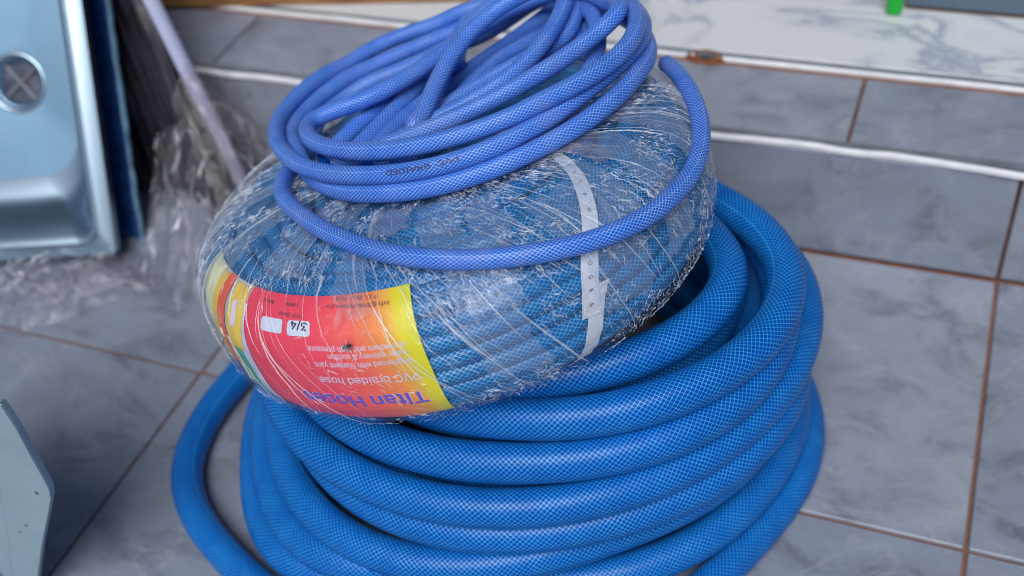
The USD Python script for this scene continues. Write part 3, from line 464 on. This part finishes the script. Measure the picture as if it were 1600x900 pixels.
obj('hose', (V, F), LK['top_hose'], top, smooth=True, uv=uv)
for c_ in RUNS:
    V, F, uv, *_ = tube(c_, TR, 24, MN)
    obj('hose', (V, F), LK['top_hose'], top, smooth=True, uv=uv)
def print_on_hose(txt, at, h, ang, spread=1.0):
    """lettering along the tube from the point nearest to 'at', on the side given by the angle"""
    i = np.linalg.norm(CT - at, axis=1).argmin(); t = meshkit.text_mesh(txt, h, .00015, True); v = np.asarray(t.vertices); x = s[i] + v[:, 0] * spread
    c = np.stack([np.interp(x, s, CT[:, k]) for k in range(3)], -1); sd = np.stack([np.interp(x, s, side[:, k]) for k in range(3)], -1); u = np.stack([np.interp(x, s, up[:, k]) for k in range(3)], -1)
    a = ang + v[:, 1] / TR; r = TR + .00010 + v[:, 2]
    obj('print', (c + (np.cos(a) * r)[:, None] * sd + (np.sin(a) * r)[:, None] * u, t.faces), LK['ink'], top)
print_on_hose('PVC  BRAIDED', np.array([-0.3331, -0.352, 0.3395]), .0032, rad(128), 1.5)

# ------------------------------------------------------------------ fly on the label film
fth, fw = rad(-81.5), w_of(.0765, .0263)
fc = surf(fth, fw, .0032); fn = surf(fth, fw, .02) - fc; fn /= np.linalg.norm(fn)
ft = surf(fth + .03, fw - .001, .0032) - fc; ft -= fn * (ft @ fn); ft /= np.linalg.norm(ft); fs = np.cross(fn, ft)
def fly_pt(P): P = np.asarray(P, float); return fc + P[..., :1] * ft + P[..., 1:2] * fs + P[..., 2:] * fn
fly = thing('fly', 'tiny black fly sitting on the red label above the small print', 'fly')
FLY = plain('fly_black', (.012, .012, .014), .35); WING = pane('fly_wing', milk=.25, milk_col=(.3, .3, .32), bump=.1)
def blob(c, s, name, mat):
    m = trimesh.creation.icosphere(2, 1.0); v = fly_pt(m.vertices * s + np.array(c)); obj(name, (v, m.faces), mat, fly, smooth=True)
blob((-.0010, 0, .0009), (.0019, .0011, .0009), 'abdomen', FLY); blob((.0010, 0, .0011), (.0011, .0010, .0009), 'thorax', FLY); blob((.0024, 0, .0010), (.0007, .0009, .0007), 'head', FLY)
for sg in (-1, 1):
    for k, (x0, x1) in enumerate(((.0016, .0030), (.0008, .0010), (.0, -.0016))):
        V, F = bar(fly_pt(np.array([(x0, sg * .0006, .0008), ((x0 + x1) / 2, sg * .0018, .0014), (x1, sg * .0027, -.0006)])), .00012, .00012, fn); obj('leg', (V, F), FLY, fly)
    m = trimesh.creation.icosphere(2, 1.0); v = m.vertices * (.0021, .0007, .00006); a = sg * .28; v = np.c_[v[:, 0] * math.cos(a) - v[:, 1] * math.sin(a), v[:, 0] * math.sin(a) + v[:, 1] * math.cos(a), v[:, 2]] + (-.0012, -sg * .0008, .0019)
    obj('wing', (fly_pt(v), m.faces), WING, fly, smooth=True)

# ------------------------------------------------------------------ steel sink leaning at the left
SB = np.array([-.8383, -.1938, .02]); SX = np.array([.9487, .316, 0]); SU = np.array([-.167, .5012, .8491]); SX /= np.linalg.norm(SX); SU -= SX * (SU @ SX); SU /= np.linalg.norm(SU); SN = np.cross(SX, SU)
def sk(x, y, z): x, y, z = np.broadcast_arrays(np.asarray(x, float), y, z); return SB + x[..., None] * SX + y[..., None] * SU + z[..., None] * SN
N = {'g': ('geometry', {}), 'mp': ('mapping', {'scale': (40, 40, 900)}), 'n': ('noise_texture', {'scale': 1.0, 'detail': 3.0}), 'b': ('bump', {'strength': .06, 'distance': .0005}), 'p': ('principled_bsdf', {'base_color': (.31, .41, .50), 'metallic': 1.0, 'roughness': .30})}
LK['steel'] = nodes('brushed_steel', N, [('g.position', 'mp.vector'), ('mp.vector', 'n.vector'), ('n.fac', 'b.height'), ('b.normal', 'p.normal')], 'p.BSDF')
LK['steel_flat'] = plain('basin_steel', (.23, .37, .50), .42, metallic=.92, noise=(.18, .31, .44), scale=9)
sink = thing('steel_sink', 'stainless steel sink stood on edge with its round drain hole showing', 'sink')
# basin outline (rounded rectangle) swept through rings: flange edge, flange, lip, wall, floor
def rr_outline(x0, x1, y0, y1, r, n=12):
    P = []
    for cx, cy, a0 in ((x1 - r, y1 - r, 0), (x0 + r, y1 - r, 90), (x0 + r, y0 + r, 180), (x1 - r, y0 + r, 270)):
        t = np.radians(np.linspace(a0, a0 + 90, n)); P.append(np.c_[cx + r * np.cos(t), cy + r * np.sin(t)])
    P = np.vstack(P); out = []
    for a_, b_ in zip(P, np.roll(P, -1, 0)): out += [a_ + (b_ - a_) * k / 6 for k in range(6)] if np.linalg.norm(b_ - a_) > .03 else [a_]
    return np.array(out)
XL, YT = -.36, .42
rings = []
for ins, r, z in ((0, .006, -.010), (0, .006, -.0005), (.0008, .006, 0), (.0145, .014, 0), (.0170, .018, .0028), (.0190, .020, .0030), (.0215, .022, .0005), (.0250, .028, -.012), (.0290, .034, -.026), (.034, .040, -.031), (.040, .042, -.032)):
    o_ = rr_outline(XL + ins, -ins, ins * (.75 if ins < .02 else 1.0) + (.0 if ins < .022 else .010 + (ins - .022) * 1.8), YT - ins, r); rings.append(np.c_[o_, np.full(len(o_), z)])
m = len(rings[0]); A_ = np.vstack(rings); F = grid_faces(len(rings), m, wrap_m=True)
obj('rim', (sk(A_[:, 0], A_[:, 1], A_[:, 2]), F), LK['steel'], sink, smooth=60)
# floor of the basin as rings from the outline to the drain
DC = np.array([-.098, .180]); DRR = .0285
inn = rings[-1][:, :2]; ang = np.arctan2(inn[:, 1] - DC[1], inn[:, 0] - DC[0]); circ = DC + DRR * np.c_[np.cos(ang), np.sin(ang)]
fl = []
for f_ in np.linspace(0, 1, 12):
    P = inn * (1 - f_) + circ * f_; fl.append(np.c_[P, np.full(m, -.032 - .002 * f_)])
for rr_, z in ((.0274, -.0345), (.0258, -.0375), (.0243, -.0380), (.0230, -.041), (.0212, -.043)):
    fl.append(np.c_[DC + rr_ * np.c_[np.cos(ang), np.sin(ang)], np.full(m, z)])
A_ = np.vstack(fl); obj('basin_floor', (sk(A_[:, 0], A_[:, 1], A_[:, 2]), grid_faces(len(fl), m, wrap_m=True)), LK['steel_flat'], sink, smooth=40)
t = np.linspace(0, 2 * np.pi, 64, endpoint=False)
prof = np.array([(.0318, 0), (.0313, .0012), (.0292, .0016), (.0270, .0006), (.0260, -.002), (.0250, -.0026)])
A_ = np.vstack([np.c_[DC + q[0] * np.c_[np.cos(t), np.sin(t)], np.full(64, -.0338 + q[1])] for q in prof])
obj('drain_ring', (sk(A_[:, 0], A_[:, 1], A_[:, 2]), grid_faces(len(prof), 64, wrap_m=True)), LK['steel'], sink, smooth=60)
LK['cardboard'] = plain('dull_insert', (.10, .11, .15), .8, noise=(.012, .02, .05), scale=55)
disc = np.vstack([np.c_[DC + q * np.c_[np.cos(t), np.sin(t)], np.full(64, -.0440)] for q in (.0260, .014, .004)])
obj('drain_insert', (sk(disc[:, 0], disc[:, 1], disc[:, 2]), grid_faces(3, 64, wrap_m=True)), LK['cardboard'], sink)
for a0 in (38, 128):
    d = np.array([math.cos(rad(a0)), math.sin(rad(a0))]); P = np.array([DC - d * .0248, DC - d * .006, DC + d * .006, DC + d * .0248])
    V, F = bar(sk(P[:, 0], P[:, 1], np.full(4, -.0415)), .0016, .0009, SN); obj('drain_bar', (V, F), plain(f'drain_bar_{a0}', (.20, .20, .23), .5, metallic=.4), sink)
# second sheet behind it, in blue protective film
LK['blue_film'] = plain('blue_protective_film', (.002, .020, .10), .30, noise=(.004, .05, .20), scale=60, bump=.5, bscale=90)
pan = thing('blue_covered_panel', 'dark blue film-covered panel standing directly behind the steel sink', 'panel')
o_ = rr_outline(XL, .0050, -.012, YT, .004); rings = [np.c_[o_ * 0 + o_, np.full(len(o_), z)] for z in (-.055, -.050)]
inr = rr_outline(XL + .004, .0010, -.008, YT - .004, .004); rings += [np.c_[inr, np.full(len(inr), -.0495)], np.c_[inr, np.full(len(inr), -.053)]]
mid = rr_outline(XL + .1, -.1, .1, YT - .1, .004); rings += [np.c_[mid, np.full(len(mid), -.0532)]]
A_ = np.vstack(rings); A_[:, :2] += .0012 * (meshkit.fbm(A_ * 90, 3, 5)[:, None] - .5)
obj('sheet', (sk(A_[:, 0], A_[:, 1], A_[:, 2]), grid_faces(len(rings), len(o_), wrap_m=True)), LK['blue_film'], pan, smooth=40)
q = np.linspace(0, 1, 90); V = []
for k in range(2):
    lo = np.c_[np.full(90, .0040 + .003 * k), q * (YT + .01) - .014, np.full(90, -.046 + .001 * k)]; lo[:, 0] += .0028 * (meshkit.fbm(np.c_[q * 30, q * 0 + k, q * 0], 3, 7) - .5) + .004 * (1 - q) ** 6
    V.append(lo)
A_ = np.stack([V[0] - [.0012, 0, .004], V[0], V[1], V[1] - [-.0004, 0, .006]], 1).reshape(-1, 3)
obj('film_edge', (sk(A_[:, 0], A_[:, 1], A_[:, 2]), grid_faces(90, 4)), plain('pale_blue_film_edge', (.11, .26, .42), .3, noise=(.22, .36, .5), scale=110, bump=.6, bscale=160), pan, smooth=True)

# ------------------------------------------------------------------ dark pleated bundle, white pole
LK['dark_sheet'] = plain('dark_plastic', (.014, .013, .020), .28, noise=(.045, .040, .058), scale=18, bump=.3, bscale=70)
bun = thing('dark_plastic_bundle', 'tall bundle of black pleated plastic standing between sink and white pole', 'bundle')
n, mm = 260, 60
a_, t_ = np.meshgrid(np.linspace(0, 1, n), np.linspace(0, 1, mm), indexing='ij')
base0, base1 = np.array([-.93, -.070, 0]), np.array([-.735, -.105, 0]); top0, top1 = np.array([-1.03, .050, .42]), np.array([-.922, .045, .42])
P = (base0 * (1 - a_[..., None]) + base1 * a_[..., None]) * (1 - t_[..., None]) + (top0 * (1 - a_[..., None]) + top1 * a_[..., None]) * t_[..., None]
ple = np.sin(a_ * 2 * np.pi * 11 + 3.2 * meshkit.fbm(np.stack([a_ * 5, t_ * 1.2, a_ * 0], -1), 3, 2) * 3) * .0075 * (1 - .45 * t_) + .018 * (meshkit.fbm(np.stack([a_ * 7, t_ * 2.5, a_ * 0], -1), 4, 6) - .5)
nrm = np.array([.2, -.95, .15]); P = P + (ple - .035 * np.abs(2 * a_ - 1) ** 2 * -1 - .02)[..., None] * nrm * np.array([1, 1, .3]); P[..., 2] = np.maximum(P[..., 2], .001)
obj('pleated_sheet', (P.reshape(-1, 3), grid_faces(n, mm)), LK['dark_sheet'], bun, smooth=True)
LK['pole'] = plain('white_pole', (.56, .59, .78), .35, noise=(.46, .49, .72), scale=14)
PA0, PA1 = np.array([-.763, -.058, .001]), np.array([-.826, -.048, .33])
pole = thing('white_pole', 'straight white pole leaning against the right side of the dark plastic bundle', 'pole')
V, F, uv, *_ = tube(PA0 + (PA1 - PA0) * np.linspace(0, 1, 12)[:, None], .0078, 24, np.array([0, 1.0, 0]))
obj('tube', (V, F), LK['pole'], pole, smooth=30)

# ------------------------------------------------------------------ clear crumpled plastic
LK['loose_film'] = pane('loose_clear_film', tint=(.93, .92, .94), base=.035, edge=.5, rough=.14, milk=.018, milk_col=(.62, .64, .72), bump=.6, scale=90.0, dist=.004)
LK['haze_film'] = pane('dusty_film', tint=(.84, .81, .82), base=.04, edge=.4, rough=.2, milk=.035, milk_col=(.36, .32, .34), bump=.5, scale=60.0, dist=.004)
def crumple(corners, n, mm, amp, seed, f=26):
    """a sheet between four ground corners (a, b along the first edge; d, c along the last), crumpled upwards"""
    a, b, c, d = map(np.array, corners); u, v = np.meshgrid(np.linspace(0, 1, n), np.linspace(0, 1, mm), indexing='ij')
    P = (a * (1 - u[..., None]) + b * u[..., None]) * (1 - v[..., None]) + (d * (1 - u[..., None]) + c * u[..., None]) * v[..., None]
    S = P * f; h = fold(S, seed) ** 2.0 * amp; e = np.minimum(1, 6 * np.minimum(np.minimum(u, 1 - u), np.minimum(v, 1 - v)) + .05)
    P = P.copy(); P[..., 2] += h * e
    for k in range(2): P[..., k] += .020 * (meshkit.fbm(S * .7, 4, seed + 9 + k) - .5)
    return P.reshape(-1, 3), grid_faces(n, mm)
sheet = thing('crumpled_plastic_sheet', 'clear crumpled plastic sheet on the floor under the sink', 'plastic sheet')
obj('sheet', crumple([(-1.02, -.33, .002), (-.87, -.30, .002), (-.775, -.205, .002), (-.93, -.12, .002)], 150, 150, .030, 4, 30), LK['loose_film'], sheet, smooth=True)
obj('sheet', crumple([(-1.02, -.315, .006), (-.885, -.275, .006), (-.80, -.205, .006), (-.96, -.15, .006)], 130, 130, .036, 14, 24), LK['loose_film'], sheet, smooth=True)
wr = thing('torn_plastic_wrap', 'torn clear plastic wrap hanging from the white pole down to the floor', 'plastic wrap')
def drape(top, bot, n, mm, amp, seed, bulge):
    t0, t1 = map(np.array, top); pts = np.array(bot, float); k = np.linspace(0, 1, len(pts)); u = np.linspace(0, 1, n)
    Bt = np.stack([np.interp(u, k, pts[:, i]) for i in range(3)], -1); Tp = t0 + (t1 - t0) * u[:, None]; v = np.linspace(0, 1, mm)
    P = Tp[:, None] * (1 - v[None, :, None]) + Bt[:, None] * v[None, :, None]; U, Vv = np.meshgrid(u, v, indexing='ij')
    q = np.stack([U * 8, Vv * 1.4, U * 0 + seed], -1); d = (fold(q, seed) - .5) * amp * (.3 + .7 * Vv) + bulge * np.sin(np.pi * Vv) + .006 * Vv * (fold(np.stack([U * 20, Vv * 5, U * 0], -1), seed + 3) - .5)
    P = P + d[..., None] * np.array([.45, -.85, .25]); P[..., 2] = np.maximum(P[..., 2], .002 + .004 * fold(np.stack([U * 20, Vv * 20, U * 0], -1), seed + 5))
    return P.reshape(-1, 3), grid_faces(n, mm)
obj('sheet', drape([(-.815, -.100, .110), (-.750, -.055, .135)], [(-.815, -.185, .004), (-.79, -.225, .004), (-.745, -.235, .004), (-.70, -.21, .004), (-.66, -.14, .004), (-.66, -.03, .01)], 180, 110, .030, 5, .004), LK['loose_film'], wr, smooth=True)
obj('sheet', drape([(-.800, -.082, .140), (-.783, -.060, .175)], [(-.77, -.115, .004), (-.73, -.15, .004), (-.685, -.10, .01), (-.67, -.03, .03)], 120, 90, .022, 8, .010), LK['haze_film'], wr, smooth=True)

# bright creases and curled threads of the loose plastic, riding on its surfaces
LK['loose_crease'] = pane('loose_crease', base=.16, rough=.15, milk=.34, milk_col=(.70, .72, .82), bump=.3, scale=300.0)
def riders(P, F, n, m2, count, seed, lo=.0012, hi=.0042, lift=.0025):
    r_ = np.random.default_rng(seed); G = P.reshape(n, m2, 3); VV, FF, o = [], [], 0
    for _ in range(count):
        k = int(r_.integers(5, 13)); i, j = r_.uniform(4, n - 5), r_.uniform(4, m2 - 5); a = r_.normal(1.2, .8); st = r_.uniform(1.0, 3.0); pts = []
        for q in range(k):
            ii, jj = int(np.clip(i, 0, n - 1)), int(np.clip(j, 0, m2 - 1)); pts.append(G[ii, jj] + [0, 0, lift * r_.uniform(.3, 1.6)]); a += r_.normal(0, .35); i += math.cos(a) * st; j += math.sin(a) * st
        pts = np.array(pts); q = np.linspace(0, 1, k); T = np.gradient(pts, axis=0); T /= np.linalg.norm(T, axis=1, keepdims=True) + 1e-9; up_ = r_.normal(0, 1, 3) + [0, -.6, .8]; S = np.cross(T, up_); S /= np.linalg.norm(S, axis=1, keepdims=True) + 1e-9
        S *= (r_.uniform(lo, hi) * np.sin(np.pi * (.06 + .88 * q)))[:, None] * .5
        VV.append(np.stack([pts + S, pts - S], 1).reshape(-1, 3)); e = np.arange(k - 1); f = np.stack([2 * e, 2 * e + 1, 2 * e + 3, 2 * e + 2], -1); FF.append(np.vstack([f[:, [0, 1, 2]], f[:, [0, 2, 3]]]) + o); o += 2 * k
    return np.vstack(VV), np.vstack(FF)
P_, F_ = crumple([(-1.02, -.315, .006), (-.885, -.275, .006), (-.80, -.205, .006), (-.96, -.15, .006)], 130, 130, .036, 14, 24)
tag(obj('crease', riders(P_, F_, 130, 130, 170, 3, .0006, .0026), LK['loose_crease'], sheet), kind='stuff')
P_, F_ = drape([(-.815, -.100, .110), (-.750, -.055, .135)], [(-.815, -.185, .004), (-.79, -.225, .004), (-.745, -.235, .004), (-.70, -.21, .004), (-.66, -.14, .004), (-.66, -.03, .01)], 180, 110, .030, 5, .004)
tag(obj('crease', riders(P_, F_, 180, 110, 90, 5, .0006, .0028), LK['loose_crease'], wr), kind='stuff')

# ------------------------------------------------------------------ painted metal plate at the lower left
LK['plate'] = plain('pale_blue_paint', (.23, .33, .40), .45, noise=(.27, .37, .44), scale=25, bump=.08)
plate = thing('painted_metal_plate', 'pale blue painted metal plate with cut corner at the lower left', 'metal plate')
oy = -.545
out = np.array([(-.5705, .2575), (-.5700, .2348), (-.5727, .2065), (-.5738, .190), (-.5755, .1715), (-.5800, .160), (-.5915, .1402), (-.6225, .0888), (-.6545, .0324), (-.672, .001), (-.80, .001), (-.80, .2575)])
from shapely.geometry import Polygon
pm = trimesh.creation.extrude_polygon(Polygon(out), .0016, engine='earcut'); v = pm.vertices.copy(); pm.vertices = np.c_[v[:, 0], oy + v[:, 2], v[:, 1]]
obj('face', pm, LK['plate'], plate)
q = out[:10]; V = np.stack([np.c_[q[:, 0], np.full(10, oy + .0016), q[:, 1]], np.c_[q[:, 0] - .001, np.full(10, oy + .006), q[:, 1]], np.c_[q[:, 0] - .0025, np.full(10, oy + .006), q[:, 1]], np.c_[q[:, 0] - .0025, np.full(10, oy + .0016), q[:, 1]]], 1).reshape(-1, 3)
obj('flange', (V, grid_faces(10, 4, wrap_m=True)), LK['plate'], plate)
V, F = bar(np.array([(-.5905, oy - .0001, .26), (-.613, oy - .0001, .19), (-.650, oy - .0001, .10), (-.694, oy - .0001, .004)]), .0008, .00015, (0, 1, 0)); obj('fold_line', (V, F), LK['plate'], plate)
SPOT = plain('bolt_dark', (.06, .075, .10), .6)
for x, z, r in ((-.590, .163, .0014), (-.6255, .111, .0010), (-.638, .098, .0008)):
    c = trimesh.creation.icosphere(2, 1.0); c.vertices = c.vertices * (r, .0006, r * 1.2) + (x, oy - .0002, z); obj('screw', c, SPOT, plate, smooth=True)
obj('white_foot', box(-.73, -.7000, oy - .012, oy - .002, .001, .026, .002), plain('white_cap', (.62, .65, .68), .4), plate)

# ------------------------------------------------------------------ on the landing: plank, rack with a green foot
LZ = H + .0037
a_, b_ = np.array([-.955, .0975]), np.array([-.538, .1845]); d = (b_ - a_) / np.linalg.norm(b_ - a_); nrm2 = np.array([-d[1], d[0]])
pk = box(0, np.linalg.norm(b_ - a_), 0, .09, 0, .022, .0015); v = np.array(pk.vertices)
pk.vertices = np.c_[a_[0] + v[:, 0] * d[0] + v[:, 1] * nrm2[0], a_[1] + v[:, 0] * d[1] + v[:, 1] * nrm2[1], LZ + v[:, 2]]
N = {'g': ('geometry', {}), 'm': ('mapping', {'rotation': (0, 0, -math.atan2(d[1], d[0])), 'scale': (5, 110, 160)}), 'n': ('noise_texture', {'scale': 1.0, 'detail': 5.0}), 'r': ('rgb_ramp', {'ramp': [(.3, (.17, .075, .025)), (.7, (.36, .18, .06))]}), 'p': ('principled_bsdf', {'roughness': .65})}
pl = thing('wooden_plank', 'brown wooden plank lying along the landing edge behind the hose', 'plank')
obj('board', pk, nodes('wood', N, [('g.position', 'm.vector'), ('m.vector', 'n.vector'), ('n.fac', 'r.fac'), ('r.color', 'p.base_color')], 'p.BSDF'), pl)
rack = thing('metal_rack', 'blue grey metal rack base with a bright green foot on the marble', 'rack')
obj('base_panel', box(-.1255, .30, .2400, .256, LZ + .0045, LZ + .12, .001), plain('rack_paint', (.10, .145, .20), .35, noise=(.08, .12, .17), scale=16), rack)
obj('lower_lip', box(-.1255, .30, .2412, .40, LZ + .0008, LZ + .0040), plain('rack_lip', (.05, .04, .035), .7, noise=(.12, .06, .03), scale=40), rack)
obj('green_foot', box(-.1425, -.1275, .2242, .2390, LZ, LZ + .12, .003), plain('green_plastic', (.005, .40, .03), .4), rack)
